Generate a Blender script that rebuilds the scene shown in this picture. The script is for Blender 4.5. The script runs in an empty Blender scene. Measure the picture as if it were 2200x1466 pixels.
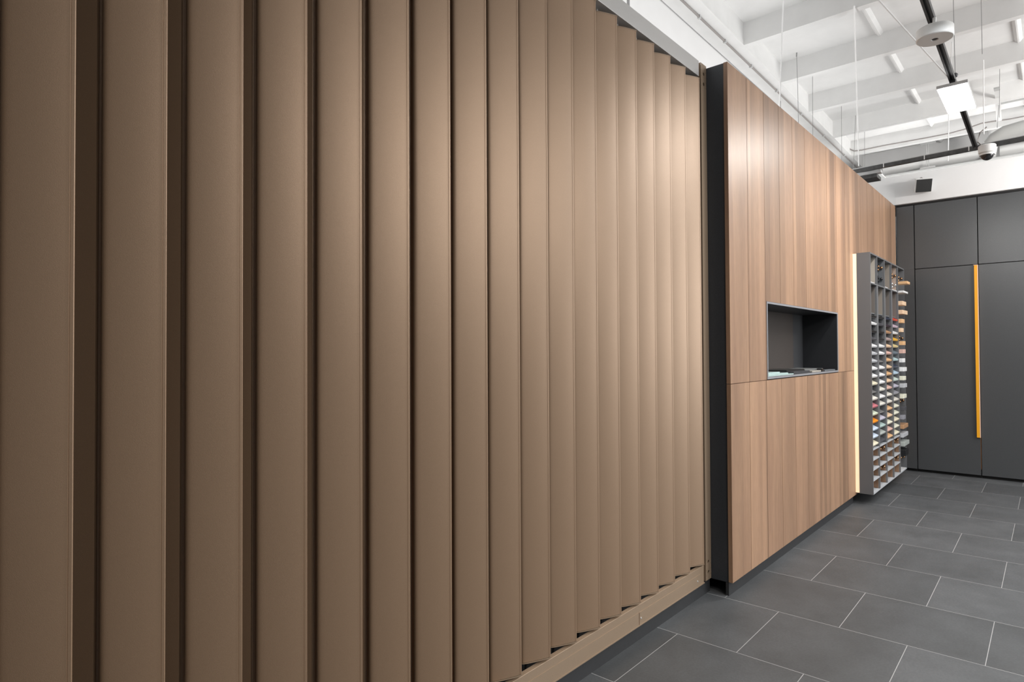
import bpy, bmesh, math, random
from mathutils import Vector, Matrix
random.seed(7)
D = bpy.data; SC = bpy.context.scene; COL = SC.collection

# ------------------------------------------------------------------ camera
cam = D.cameras.new('camera'); cam.sensor_width = 36.0; cam.lens = 1333.3846/2200*36.0
cam.clip_start = 0.02; cam.clip_end = 100
cam_o = D.objects.new('camera', cam); COL.objects.link(cam_o)
rt = Vector((0.66145273, -0.74996967, -0.00507679)); up = Vector((-0.00866902, -0.01441421, 0.99985853)); fw = Vector((0.74993675, 0.66131515, 0.01603583))
M = Matrix((( rt.x, up.x, -fw.x, 0), (rt.y, up.y, -fw.y, 0), (rt.z, up.z, -fw.z, 1.43), (0, 0, 0, 1)))
cam_o.matrix_world = M
SC.camera = cam_o
SC.view_settings.view_transform = 'Standard'; SC.view_settings.look = 'None'
SC.view_settings.gamma = 1.0; SC.view_settings.exposure = 0.5
SC.view_settings.use_curve_mapping = False

# ------------------------------------------------------------------ world
w = D.worlds.new('world'); SC.world = w; w.use_nodes = True
w.node_tree.nodes['Background'].inputs[0].default_value = (0.93, 0.96, 1.0, 1)
w.node_tree.nodes['Background'].inputs[1].default_value = 0.08

# ------------------------------------------------------------------ lights
def area(name, loc, sx, sy, power, col=(1, 0.97, 0.93), target=None):
    l = D.lights.new(name, 'AREA'); l.shape = 'RECTANGLE'; l.size = sx; l.size_y = sy; l.energy = power; l.color = col
    o = D.objects.new(name, l); COL.objects.link(o); o.location = loc
    if target: o.rotation_euler = (Vector(target)-Vector(loc)).to_track_quat('-Z', 'Y').to_euler()
    return o
# downlight of the panel in view, then two added fill lamps without fittings
area('panel_and_fill_lamp', (5.5, 0.53, 3.22), 0.55, 0.16, 26)
area('panel_and_fill_lamp', (3.7, -0.15, 3.22), 0.8, 0.8, 30, (0.93, 0.97, 1.0))  # added fill to brighten the right-hand slats
area('panel_and_fill_lamp', (7.2, -1.0, 3.22), 0.55, 0.16, 30, target=(8.4, 0.4, 2.2))  # added fill turned towards the upper cupboard doors
# second row of panels further out in the room
area('panel_and_fill_lamp', (0.5, -1.6, 3.2), 0.55, 0.55, 28, (1, 0.94, 0.87))
area('panel_and_fill_lamp', (1.8, -2.1, 3.2), 0.6, 0.6, 78, (1, 0.96, 0.90))
area('panel_and_fill_lamp', (5.5, -3.9, 3.2), 0.9, 0.9, 60, (0.90, 0.95, 1.0))
# broad soft fill lamp added on the camera's right for the slats
area('slat_fill_lamp', (6.2, -4.2, 2.0), 3.0, 2.2, 105, (1, 0.99, 0.97), target=(2.4, 1.5, 1.5))
# unseen upward fill lamps added to brighten the ceiling and upper walls
for ux, uy, sx, sy, pw, uz in ((6.6, -2.4, 3.5, 2.0, 115, 2.85), (1.1, 0.2, 3.0, 2.0, 8, 2.85), (3.6, -2.8, 3.0, 2.0, 34, 2.85), (5.4, 1.75, 4.8, 0.12, 11, 3.15), (1.8, 1.9, 3.0, 0.1, 9, 3.15), (8.9, 0.3, 0.12, 3.4, 9, 3.49)):
    l = area('ceiling_fill_lamp', (ux, uy, uz), sx, sy, pw, (1, 0.985, 0.97)); l.rotation_euler = (math.pi, 0, 0)

# ------------------------------------------------------------------ materials
def mat(name, col, rough=0.5, metal=0.0, spec=0.5, noise=0.0, nscale=60, bump=0.0, bscale=400, emit=None, estr=1.0, stretch=None, trans=0.0):
    m = D.materials.new(name); m.use_nodes = True; nt = m.node_tree; b = nt.nodes['Principled BSDF']
    b.inputs['Base Color'].default_value = (*col, 1); b.inputs['Roughness'].default_value = rough
    b.inputs['Metallic'].default_value = metal; b.inputs['Specular IOR Level'].default_value = spec
    if trans: b.inputs['Transmission Weight'].default_value = trans
    if emit:
        b.inputs['Emission Color'].default_value = (*emit, 1); b.inputs['Emission Strength'].default_value = estr
    if noise or bump:
        tc = nt.nodes.new('ShaderNodeTexCoord'); mp = nt.nodes.new('ShaderNodeMapping')
        nt.links.new(tc.outputs['Object'], mp.inputs[0])
        if stretch: mp.inputs['Scale'].default_value = stretch
    if noise:
        n = nt.nodes.new('ShaderNodeTexNoise'); n.inputs['Scale'].default_value = nscale; n.inputs['Detail'].default_value = 4
        nt.links.new(mp.outputs[0], n.inputs[0])
        mr = nt.nodes.new('ShaderNodeMapRange'); mr.inputs[1].default_value = 0.25; mr.inputs[2].default_value = 0.75
        mr.inputs[3].default_value = 1-noise; mr.inputs[4].default_value = 1+noise
        nt.links.new(n.outputs[0], mr.inputs[0])
        mx = nt.nodes.new('ShaderNodeVectorMath'); mx.operation = 'SCALE'
        mx.inputs[0].default_value = col; nt.links.new(mr.outputs[0], mx.inputs['Scale'])
        nt.links.new(mx.outputs[0], b.inputs['Base Color'])
    if bump:
        n = nt.nodes.new('ShaderNodeTexNoise'); n.inputs['Scale'].default_value = bscale; n.inputs['Detail'].default_value = 2
        nt.links.new(mp.outputs[0], n.inputs[0])
        bp = nt.nodes.new('ShaderNodeBump'); bp.inputs['Strength'].default_value = bump; bp.inputs['Distance'].default_value = 0.001
        nt.links.new(n.outputs[0], bp.inputs['Height']); nt.links.new(bp.outputs[0], b.inputs['Normal'])
    return m

bronze = mat('bronze_powder_coat', (0.335, 0.222, 0.142), 0.42, 0.36, 0.9, noise=0.10, nscale=700, bump=0.25, bscale=900)
bronze_rail = mat('bronze_rail_coat', (0.34, 0.250, 0.175), 0.45, 0.35, 0.5, noise=0.08, nscale=700, bump=0.2, bscale=900)
rail_light = mat('pale_grey_rail', (0.50, 0.49, 0.48), 0.35, 0.3, 0.5, noise=0.03, nscale=200)  # pale grey for the top rail, screws and upper pivot pins
black = mat('black_board', (0.012, 0.012, 0.013), 0.6)
plinth_m = mat('charcoal_plinth', (0.030, 0.031, 0.034), 0.5, noise=0.1, nscale=50)
darkside = mat('anthracite_laminate', (0.034, 0.039, 0.047), 0.5, noise=0.25, nscale=300, bump=0.2, bscale=500)
cupboard_m = mat('dark_grey_laminate', (0.050, 0.053, 0.057), 0.33, 0.0, 0.9, noise=0.22, nscale=350, bump=0.25, bscale=450)
rack_m = mat('grey_rack_laminate', (0.125, 0.128, 0.135), 0.5, noise=0.12, nscale=300)
rack_in = mat('grey_rack_inner', (0.16, 0.155, 0.155), 0.5, noise=0.08, nscale=200)
cell_light = mat('pale_shelf_laminate', (0.50, 0.52, 0.55), 0.4)
white_wall = mat('white_plaster', (0.80, 0.80, 0.80), 0.85, spec=0.2, noise=0.015, nscale=6, bump=0.1, bscale=60)
ceil_m = mat('white_painted_concrete', (0.74, 0.74, 0.735), 0.85, spec=0.2, noise=0.03, nscale=8, bump=0.3, bscale=80)
fascia_m = mat('white_lacquered_board', (0.73, 0.73, 0.735), 0.6)
pipe_m = mat('white_pipe_paint', (0.66, 0.66, 0.655), 0.5)
grey_pipe = mat('pale_grey_duct', (0.42, 0.425, 0.42), 0.45)
wire_m = mat('grey_wire', (0.22, 0.22, 0.22), 0.5)
rope_m = mat('white_rope', (0.85, 0.85, 0.85), 0.6)
cable_m = mat('taupe_cable', (0.28, 0.26, 0.25), 0.6)
track_m = mat('black_track', (0.020, 0.020, 0.021), 0.4)
track_in = mat('black_track_groove', (0.004, 0.004, 0.004), 0.6)
tray_m = mat('black_cable_tray', (0.05, 0.05, 0.05), 0.45, noise=0.5, nscale=25)
orange = mat('orange_handle', (0.80, 0.36, 0.012), 0.4)
orange_edge = mat('pale_handle_edge', (0.80, 0.55, 0.42), 0.4)
copper = mat('copper_wood_reflection', (0.33, 0.15, 0.06), 0.4, 0.4)  # brown of the wood reflected in the door seam, put into the colour
whitepl = mat('white_plastic', (0.72, 0.72, 0.71), 0.4)
lightgrey = mat('light_grey_plastic', (0.50, 0.50, 0.50), 0.45)
speaker_g = mat('black_speaker_grille', (0.008, 0.008, 0.008), 0.7, noise=0.5, nscale=400)
metal_dark = mat('dark_steel', (0.08, 0.08, 0.085), 0.35, 0.8)
chrome = mat('chrome', (0.75, 0.75, 0.75), 0.15, 1.0)
brass = mat('aged_brass', (0.34, 0.20, 0.11), 0.22, 1.0)
blackknob = mat('polished_black', (0.02, 0.02, 0.022), 0.12)
led = mat('led_diffuser', (0.9, 0.9, 0.9), 0.5, emit=(1, 1, 1), estr=9.0)
ledstrip = mat('warm_led_profile', (0.9, 0.8, 0.65), 0.5, emit=(1.0, 0.64, 0.32), estr=0.42)
glass_m = mat('pale_green_glass', (0.62, 0.78, 0.76), 0.12, trans=0.25)
glassdome = mat('clear_dome', (0.95, 0.95, 0.95), 0.03, trans=1.0)

def wood(name, base, dark, seed):
    m = D.materials.new(name); m.use_nodes = True; nt = m.node_tree; b = nt.nodes['Principled BSDF']
    N = nt.nodes.new; L = nt.links.new
    tc = N('ShaderNodeTexCoord'); oi = N('ShaderNodeObjectInfo'); comb = N('ShaderNodeCombineXYZ')
    mul = N('ShaderNodeMath'); mul.operation = 'MULTIPLY'; mul.inputs[1].default_value = 37.0
    L(oi.outputs['Random'], mul.inputs[0])
    for i in range(3): L(mul.outputs[0], comb.inputs[i])
    add = N('ShaderNodeVectorMath'); add.operation = 'ADD'; L(tc.outputs['Object'], add.inputs[0]); L(comb.outputs[0], add.inputs[1])
    mp = N('ShaderNodeMapping'); mp.inputs['Scale'].default_value = (7, 7, 0.5); L(add.outputs[0], mp.inputs[0])
    n1 = N('ShaderNodeTexNoise'); n1.inputs['Scale'].default_value = 1.3; n1.inputs['Detail'].default_value = 5; n1.inputs['Distortion'].default_value = 0.6; L(mp.outputs[0], n1.inputs[0])
    mp2 = N('ShaderNodeMapping'); mp2.inputs['Scale'].default_value = (70, 70, 5); L(add.outputs[0], mp2.inputs[0])
    n2 = N('ShaderNodeTexNoise'); n2.inputs['Scale'].default_value = 2.5; n2.inputs['Detail'].default_value = 3; L(mp2.outputs[0], n2.inputs[0])
    mp3 = N('ShaderNodeMapping'); mp3.inputs['Scale'].default_value = (6.8, 6.8, 0.02); L(add.outputs[0], mp3.inputs[0])
    n3 = N('ShaderNodeTexVoronoi'); n3.inputs['Scale'].default_value = 1.0; L(mp3.outputs[0], n3.inputs[0])
    ws = N('ShaderNodeSeparateColor'); L(n3.outputs['Color'], ws.inputs[0])
    r = N('ShaderNodeMapRange'); r.inputs[1].default_value = 0.3; r.inputs[2].default_value = 0.72; L(n1.outputs[0], r.inputs[0])
    mx = N('ShaderNodeMix'); mx.data_type = 'RGBA'; mx.inputs[6].default_value = (*base, 1); mx.inputs[7].default_value = (*dark, 1)
    L(r.outputs[0], mx.inputs[0])
    # per strip and per board brightness
    s = N('ShaderNodeMapRange'); s.inputs[3].default_value = 0.76; s.inputs[4].default_value = 1.14; L(ws.outputs[0], s.inputs[0])
    s2 = N('ShaderNodeMapRange'); s2.inputs[3].default_value = 0.88; s2.inputs[4].default_value = 1.10; L(oi.outputs['Random'], s2.inputs[0])
    s3 = N('ShaderNodeMapRange'); s3.inputs[1].default_value = .3; s3.inputs[2].default_value = .7; s3.inputs[3].default_value = 0.90; s3.inputs[4].default_value = 1.08; L(n2.outputs[0], s3.inputs[0])
    m1 = N('ShaderNodeMath'); m1.operation = 'MULTIPLY'; L(s.outputs[0], m1.inputs[0]); L(s2.outputs[0], m1.inputs[1])
    m2 = N('ShaderNodeMath'); m2.operation = 'MULTIPLY'; L(m1.outputs[0], m2.inputs[0]); L(s3.outputs[0], m2.inputs[1])
    vm = N('ShaderNodeVectorMath'); vm.operation = 'SCALE'; L(mx.outputs[2], vm.inputs[0]); L(m2.outputs[0], vm.inputs['Scale'])
    L(vm.outputs[0], b.inputs['Base Color']); b.inputs['Roughness'].default_value = 0.45
    bp = N('ShaderNodeBump'); bp.inputs['Strength'].default_value = 0.2; bp.inputs['Distance'].default_value = 0.001
    L(n2.outputs[0], bp.inputs['Height']); L(bp.outputs[0], b.inputs['Normal'])
    return m
walnut = wood('walnut_veneer', (0.385, 0.235, 0.146), (0.272, 0.160, 0.102), 0)
woodlin = wood('brown_wood_lining', (0.34, 0.20, 0.12), (0.22, 0.125, 0.075), 3)

def tile_mat():
    m = D.materials.new('slate_grey_floor_tile'); m.use_nodes = True; nt = m.node_tree; b = nt.nodes['Principled BSDF']
    N = nt.nodes.new; L = nt.links.new
    tc = N('ShaderNodeTexCoord'); rot = N('ShaderNodeVectorRotate'); rot.rotation_type = 'Z_AXIS'
    rot.inputs['Angle'].default_value = -math.radians(0.40012); L(tc.outputs['Object'], rot.inputs[0])
    sep = N('ShaderNodeSeparateXYZ'); L(rot.outputs[0], sep.inputs[0])
    U = N('ShaderNodeMath'); U.operation = 'SUBTRACT'; U.inputs[1].default_value = 0.546-0.5985*20; L(sep.outputs[1], U.inputs[0])
    V = N('ShaderNodeMath'); V.operation = 'SUBTRACT'; V.inputs[1].default_value = 2.3192-0.6009*20; L(sep.outputs[0], V.inputs[0])
    cb = N('ShaderNodeCombineXYZ'); L(U.outputs[0], cb.inputs[0]); L(V.outputs[0], cb.inputs[1])
    br = N('ShaderNodeTexBrick'); L(cb.outputs[0], br.inputs[0])
    br.offset = 0.5; br.offset_frequency = 2; br.squash = 1.0
    br.inputs['Scale'].default_value = 1.0; br.inputs['Mortar Size'].default_value = 0.0016; br.inputs['Mortar Smooth'].default_value = 0.1
    br.inputs['Bias'].default_value = 0.0; br.inputs['Brick Width'].default_value = 0.5985; br.inputs['Row Height'].default_value = 0.6009
    br.inputs['Color1'].default_value = (0.80, 0.80, 0.80, 1); br.inputs['Color2'].default_value = (1.12, 1.12, 1.12, 1); br.inputs['Mortar'].default_value = (1, 1, 1, 1)
    n1 = N('ShaderNodeTexNoise'); n1.inputs['Scale'].default_value = 3.2; n1.inputs['Detail'].default_value = 8; n1.inputs['Roughness'].default_value = 0.62; L(tc.outputs['Object'], n1.inputs[0])
    r1 = N('ShaderNodeMapRange'); r1.inputs[1].default_value = 0.3; r1.inputs[2].default_value = 0.7; r1.inputs[3].default_value = 0.78; r1.inputs[4].default_value = 1.2; L(n1.outputs[0], r1.inputs[0])
    n2 = N('ShaderNodeTexNoise'); n2.inputs['Scale'].default_value = 90; n2.inputs['Detail'].default_value = 3; L(tc.outputs['Object'], n2.inputs[0])
    r2 = N('ShaderNodeMapRange'); r2.inputs[1].default_value = 0.3; r2.inputs[2].default_value = 0.7; r2.inputs[3].default_value = 0.9; r2.inputs[4].default_value = 1.1; L(n2.outputs[0], r2.inputs[0])
    mm = N('ShaderNodeMath'); mm.operation = 'MULTIPLY'; L(r1.outputs[0], mm.inputs[0]); L(r2.outputs[0], mm.inputs[1])
    sc = N('ShaderNodeVectorMath'); sc.operation = 'SCALE'; L(br.outputs['Color'], sc.inputs[0]); L(mm.outputs[0], sc.inputs['Scale'])
    s2 = N('ShaderNodeVectorMath'); s2.operation = 'MULTIPLY'; s2.inputs[1].default_value = (0.074, 0.078, 0.082); L(sc.outputs[0], s2.inputs[0])
    mx = N('ShaderNodeMix'); mx.data_type = 'RGBA'; L(br.outputs['Fac'], mx.inputs[0]); L(s2.outputs[0], mx.inputs[6]); mx.inputs[7].default_value = (0.36, 0.36, 0.36, 1)
    L(mx.outputs[2], b.inputs['Base Color']); b.inputs['Roughness'].default_value = 0.5
    bp = N('ShaderNodeBump'); bp.inputs['Strength'].default_value = 0.3; bp.inputs['Distance'].default_value = 0.002
    L(n2.outputs[0], bp.inputs['Height']); L(bp.outputs[0], b.inputs['Normal'])
    return m
tile = tile_mat()

# ------------------------------------------------------------------ mesh helpers
def box(bm, x0, x1, y0, y1, z0, z1, bevel=0.0):
    x0, x1 = min(x0, x1), max(x0, x1); y0, y1 = min(y0, y1), max(y0, y1); z0, z1 = min(z0, z1), max(z0, z1)
    v = [bm.verts.new((x, y, z)) for z in (z0, z1) for y in (y0, y1) for x in (x0, x1)]
    f = [(0, 2, 3, 1), (4, 5, 7, 6), (0, 1, 5, 4), (2, 6, 7, 3), (0, 4, 6, 2), (1, 3, 7, 5)]
    fs = [bm.faces.new([v[i] for i in q]) for q in f]
    if bevel:
        es = list({e for q in fs for e in q.edges})
        bmesh.ops.bevel(bm, geom=es, offset=bevel, segments=2, affect='EDGES', profile=0.5)
    return v
def prism(bm, pts, z0, z1):
    a = [bm.verts.new((x, y, z0)) for x, y in pts]; b = [bm.verts.new((x, y, z1)) for x, y in pts]; n = len(pts)
    for i in range(n):
        j = (i+1) % n; bm.faces.new((a[i], a[j], b[j], b[i]))
    bm.faces.new(a[::-1]); bm.faces.new(b)
def hull8(bm, lo, hi):
    a = [bm.verts.new(p) for p in lo]; b = [bm.verts.new(p) for p in hi]
    for i in range(4):
        j = (i+1) % 4; bm.faces.new((a[i], a[j], b[j], b[i]))
    bm.faces.new(a[::-1]); bm.faces.new(b)
def tube(bm, pts, r, n=8):
    pts = [Vector(p) for p in pts]; rings = []
    for i, p in enumerate(pts):
        d = (pts[min(i+1, len(pts)-1)]-pts[max(i-1, 0)]).normalized()
        u = d.cross(Vector((0, 0, 1)))
        if u.length < 1e-3: u = d.cross(Vector((1, 0, 0)))
        u.normalize(); v = d.cross(u)
        rr = r[i] if isinstance(r, (list, tuple)) else r
        rings.append([bm.verts.new(p+rr*(math.cos(2*math.pi*k/n)*u+math.sin(2*math.pi*k/n)*v)) for k in range(n)])
    for a, b in zip(rings, rings[1:]):
        for k in range(n): bm.faces.new((a[k], a[(k+1) % n], b[(k+1) % n], b[k]))
    bm.faces.new(rings[0]); bm.faces.new(rings[-1][::-1])
def lathe(bm, prof, n=24, mx=None):
    rings = []
    for r, z in prof:
        if r < 1e-6: rings.append([bm.verts.new((0, 0, z))])
        else: rings.append([bm.verts.new((r*math.cos(2*math.pi*k/n), r*math.sin(2*math.pi*k/n), z)) for k in range(n)])
    for a, b in zip(rings, rings[1:]):
        for k in range(n):
            k2 = (k+1) % n
            if len(a) == 1 and len(b) == 1: continue
            if len(a) == 1: bm.faces.new((a[0], b[k2], b[k]))
            elif len(b) == 1: bm.faces.new((a[k], a[k2], b[0]))
            else: bm.faces.new((a[k], a[k2], b[k2], b[k]))
    if mx is not None:
        bmesh.ops.transform(bm, matrix=mx, verts=[v for r in rings for v in r])
def obj(name, bm, m, parent=None, smooth=None, loc=None):
    bmesh.ops.recalc_face_normals(bm, faces=bm.faces)
    me = D.meshes.new(name)
    off = Vector((0, 0, 0))
    if loc is not None:
        off = Vector(loc); bmesh.ops.translate(bm, verts=bm.verts, vec=-off)
    bm.to_mesh(me); bm.free(); me.materials.append(m)
    if smooth is not None:
        for p in me.polygons: p.use_smooth = True
        me.set_sharp_from_angle(angle=math.radians(smooth))
    o = D.objects.new(name, me); COL.objects.link(o)
    if parent is not None: o.parent = parent
    o.location = off
    return o
def bx(name, m, x0, x1, y0, y1, z0, z1, parent=None, bevel=0.0):
    bm = bmesh.new(); box(bm, x0, x1, y0, y1, z0, z1, bevel); return obj(name, bm, m, parent)
def tag(o, label, cat, group=None):
    o['label'] = label; o['category'] = cat
    if group: o['group'] = group
    return o
def thing(name, label, cat, loc=(0, 0, 0), group=None):
    o = D.objects.new(name, None); COL.objects.link(o); o.location = loc
    return tag(o, label, cat, group)
class Rel:   # world-coordinate builder that parents a mesh to a located Empty
    def __init__(s, root): s.r = root
def child(root, name, bm, m, smooth=None, parent=None):
    bmesh.ops.translate(bm, verts=bm.verts, vec=-Vector(root.location))
    return obj(name, bm, m, parent if parent is not None else root, smooth)
def cbox(root, name, m, x0, x1, y0, y1, z0, z1, bevel=0.0, parent=None):
    bm = bmesh.new(); box(bm, x0, x1, y0, y1, z0, z1, bevel); return child(root, name, bm, m, None, parent)
def struct(o): o['kind'] = 'structure'; return o

# ------------------------------------------------------------------ setting
struct(bx('floor', tile, -3.0, 10.2, -5.0, 2.6, -0.05, 0.0))
struct(bx('ceiling', ceil_m, -3.0, 10.2, -5.0, 2.6, 4.19, 4.32))
bm = bmesh.new(); prism(bm, [(-3, 2.075), (10.2, 2.24), (10.2, 2.6), (-3, 2.6)], 0, 4.19); struct(obj('wall_left', bm, white_wall))
struct(bx('wall_back', white_wall, 9.9, 10.2, -5.0, 2.2, 0, 4.19))
# longitudinal edge beam and the cross joists of the ceiling
bm = bmesh.new(); prism(bm, [(-3, 1.80), (9.9, 2.05), (9.9, 2.22), (-3, 2.07)], 4.0, 4.19); struct(obj('trim_1', bm, ceil_m))
k = 2
for xr in (-0.62, 0.36, 1.33, 2.31, 3.28, 4.22, 5.196, 6.165, 7.134, 8.165, 9.117):
    yb = 1.80+0.0194*(xr+3)
    bm = bmesh.new(); prism(bm, [(xr, yb), (xr+0.065, yb), (xr+0.045, -5), (xr-0.02, -5)], 4.0, 4.19); struct(obj('trim_%d' % k, bm, ceil_m)); k += 1
for y0 in (1.13, 0.225, -0.68, -1.6, -2.5):
    bm = bmesh.new(); hull8(bm, [(-3, y0+0.03, 4.19), (-3, y0-0.03, 4.19), (9.9, y0-0.02, 4.19), (9.9, y0+0.04, 4.19)],
                            [(-3, y0+0.006, 4.162), (-3, y0-0.006, 4.162), (9.9, y0+0.004, 4.162), (9.9, y0+0.016, 4.162)])
    struct(obj('trim_%d' % k, bm, ceil_m)); k += 1

# ------------------------------------------------------------------ louvre screen
TIPY = 1.556
def slat_profile():
    p = []
    for i in range(11):
        a = -math.pi*0.45+i/10*math.pi*0.9   # rounded tip
        p.append((-0.0030+0.0030*math.cos(a), 0.0030+0.0030*math.sin(a)))
    p = p[::-1]                              # back -> front
    p += [(-0.0082, 0.0022), (-0.0088, 0.0033), (-0.0094, 0.0034), (-0.0100, 0.0028)]
    P0, P1, P2 = (-0.0102, 0.0029), (-0.060, 0.0205), (-0.106, 0.0465)
    for i in range(13):
        t = i/12; p.append(tuple((1-t)**2*P0[j]+2*t*(1-t)*P1[j]+t*t*P2[j] for j in (0, 1)))
    p += [(-0.1095, 0.0488), (-0.1130, 0.0515), (-0.1155, 0.0548), (-0.1168, 0.0585), (-0.1165, 0.0620), (-0.1070, 0.0820), (-0.1150, 0.0860), (-0.1240, 0.0745),
          (-0.1800, 0.1450), (-0.1770, 0.1490), (-0.1200, 0.0940), (-0.1120, 0.0890), (-0.0800, 0.0740), (-0.0450, 0.0480), (-0.0150, 0.0180)]
    return p
SP = slat_profile()
screen = thing('louvre_screen', 'bronze vertical louvre screen of tall overlapping slats left of the wood panelled wall', 'louvre screen', (3.5, 1.6, 0))
X0, DX = 0.3711, 0.18017
first = None
for i in range(17, -3, -1):
    x = X0+DX*i
    if first is None:
        bm = bmesh.new(); prism(bm, SP, 0.196, 3.018); first = obj('slat', bm, bronze, screen, 28)
        cx, cy = -0.085, 0.045
        cp = [((px-cx)*1.02+cx, (py-cy)*1.03+cy) for px, py in SP if not (-0.0111 < px < -0.0086)]
        bm = bmesh.new(); prism(bm, cp, 3.0185, 3.0225); c1 = obj('end_cap', bm, bronze_rail, first, 28)
        bm = bmesh.new(); prism(bm, cp, 0.1905, 0.1945); c2 = obj('end_cap', bm, bronze_rail, first, 28)
        bm = bmesh.new(); tube(bm, [(-0.085, 0.06, 3.022), (-0.085, 0.06, 3.05)], 0.006, 10); c3 = obj('pivot_pin', bm, rail_light, first, 40)
        bm = bmesh.new(); tube(bm, [(-0.085, 0.06, 0.1505), (-0.085, 0.06, 0.191)], 0.006, 10); c4 = obj('pivot_pin', bm, metal_dark, first, 40)
        s = first
    else:
        s = first.copy(); COL.objects.link(s); s.parent = screen
        for ch in (c1, c2, c3, c4):
            q = ch.copy(); COL.objects.link(q); q.parent = s
    s.location = Vector((x, TIPY, 0))-screen.location
XL, XR = -0.15, 3.449
# bottom rail with its raised cover strip
bm = bmesh.new(); box(bm, XL, XR, 1.566, 1.590, 0.081, 0.180, 0.0015); box(bm, XL, XR, 1.5905, 1.80, 0.081, 0.120); child(screen, 'bottom_rail', bm, bronze_rail)
cbox(screen, 'channel_shade', black, XL, XR, 1.5905, 1.80, 0.1205, 0.150)  # black sheet that paints the shade under the slats
cbox(screen, 'cover_strip', bronze_rail, 2.709, 3.40, 1.5635, 1.5662, 0.083, 0.143)
cbox(screen, 'cover_strip', bronze_rail, XL, 2.703, 1.5635, 1.5662, 0.083, 0.143)
cbox(screen, 'bottom_lip', bronze_rail, XL, 3.449, 1.561, 1.567, 0.078, 0.083)
for sx in (2.722, 3.36, 0.9):
    bm = bmesh.new(); lathe(bm, [(0.0, 0.0035), (0.004, 0.003), (0.0055, 0.0), (0.0, 0.0)], 12, Matrix.Translation((sx, 1.5635, 0.112)) @ Matrix.Rotation(math.pi/2, 4, 'X'))
    child(screen, 'screw', bm, rail_light, 40)
cbox(screen, 'top_rail', rail_light, XL, XR, 1.566, 1.80, 3.040, 3.131, 0.0015)
# end post with round holes
bm = bmesh.new()
ang = [2*math.pi*i/16 for i in range(16)]
def holed_plate(bm, x0, x1, z0, z1, holes, y, r):
    zs = sorted(holes); cx = (x0+x1)/2; cuts = [z0]
    for h in zs: cuts += [h-2*r, h+2*r]
    cuts.append(z1)
    prev = z0
    for h in zs:
        a, b = h-1.6*r, h+1.6*r
        bm.faces.new([bm.verts.new(p) for p in ((x0, y, prev), (x1, y, prev), (x1, y, a), (x0, y, a))])
        c = [bm.verts.new((cx+r*math.cos(t), y, h+r*math.sin(t))) for t in ang]
        sq = []
        for t in ang:
            dx, dz = math.cos(t), math.sin(t); s_ = min((x1-cx)/abs(dx) if abs(dx) > 1e-6 else 9, (b-h)/abs(dz) if abs(dz) > 1e-6 else 9)
            sq.append(bm.verts.new((cx+dx*s_, y, h+dz*s_)))
        cb = [bm.verts.new((cx+r*math.cos(t), y+0.006, h+r*math.sin(t))) for t in ang]
        for i in range(16):
            j = (i+1) % 16; bm.faces.new((c[i], c[j], sq[j], sq[i])); bm.faces.new((c[i], cb[i], cb[j], c[j]))
        for sx_ in (x0, x1):
            for sz in (a, b):
                near = sorted(sq, key=lambda v: (v.co.x-sx_)**2+(v.co.z-sz)**2)[:2]
                bm.faces.new((near[0], near[1], bm.verts.new((sx_, y, sz))))
        prev = b
    bm.faces.new([bm.verts.new(p) for p in ((x0, y, prev), (x1, y, prev), (x1, y, z1), (x0, y, z1))])
holed_plate(bm, 3.474, 3.549, 0.081, 3.131, [0.125, 0.185, 3.012, 3.072], 1.5655, 0.0105)
box(bm, 3.474, 3.4755, 1.567, 1.80, 0.081, 3.131)
child(screen, 'end_post', bm, bronze_rail)
cbox(screen, 'end_channel', mat('bronze_dark_channel', (0.13, 0.09, 0.06), 0.45, 0.35), 3.452, 3.473, 1.585, 1.80, 0.081, 3.131)
cbox(screen, 'post_core', black, 3.477, 3.548, 1.578, 1.80, 0.083, 3.129)
cbox(screen, 'back_panel', black, XL, 3.47, 1.81, 1.83, 0.08, 3.13)
cbox(screen, 'base_plinth', plinth_m, XL, 3.552, 1.577, 1.80, 0.0, 0.0795)

# ------------------------------------------------------------------ wood panelled partition
PX0, PXE, PY = 3.552, 8.50, 1.435
part = thing('panelled_partition', 'tall walnut veneer partition wall with a dark end panel, recessed niche and charcoal plinth', 'partition wall', (6.0, 1.6, 0))
ZB, ZS, ZT = 0.077, 1.231, 3.120
cbox(part, 'side_panel', darkside, PX0, PX0+0.02, 1.461, 2.04, ZB, ZT)
cbox(part, 'core', black, PX0+0.021, PXE, 1.73, 2.04, ZB, ZT-0.002)
cbox(part, 'core', black, PX0+0.021, 4.12, 1.462, 1.729, ZB, ZT-0.002)
cbox(part, 'core', black, 5.90, PXE, 1.462, 1.729, ZB, ZT-0.002)
cbox(part, 'core', black, 4.121, 5.899, 1.462, 1.729, ZB, 1.225)
cbox(part, 'core', black, 4.121, 5.899, 1.462, 1.729, 1.757, ZT-0.002)
cbox(part, 'plinth', plinth_m, PX0-0.002, 6.44, 1.460, 1.478, 0, ZB-0.001)
cbox(part, 'plinth', plinth_m, 6.44, PXE, 1.60, 1.618, 0, ZB-0.001)
BP = 0.2925; BX0 = 3.546
NX0, NX1, NZ0, NZ1 = 4.146, 5.880, 1.236, 1.747
strong = {1, 2, 3, 4, 5, 7, 8, 9, 11, 12, 13, 14, 15, 16}
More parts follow.
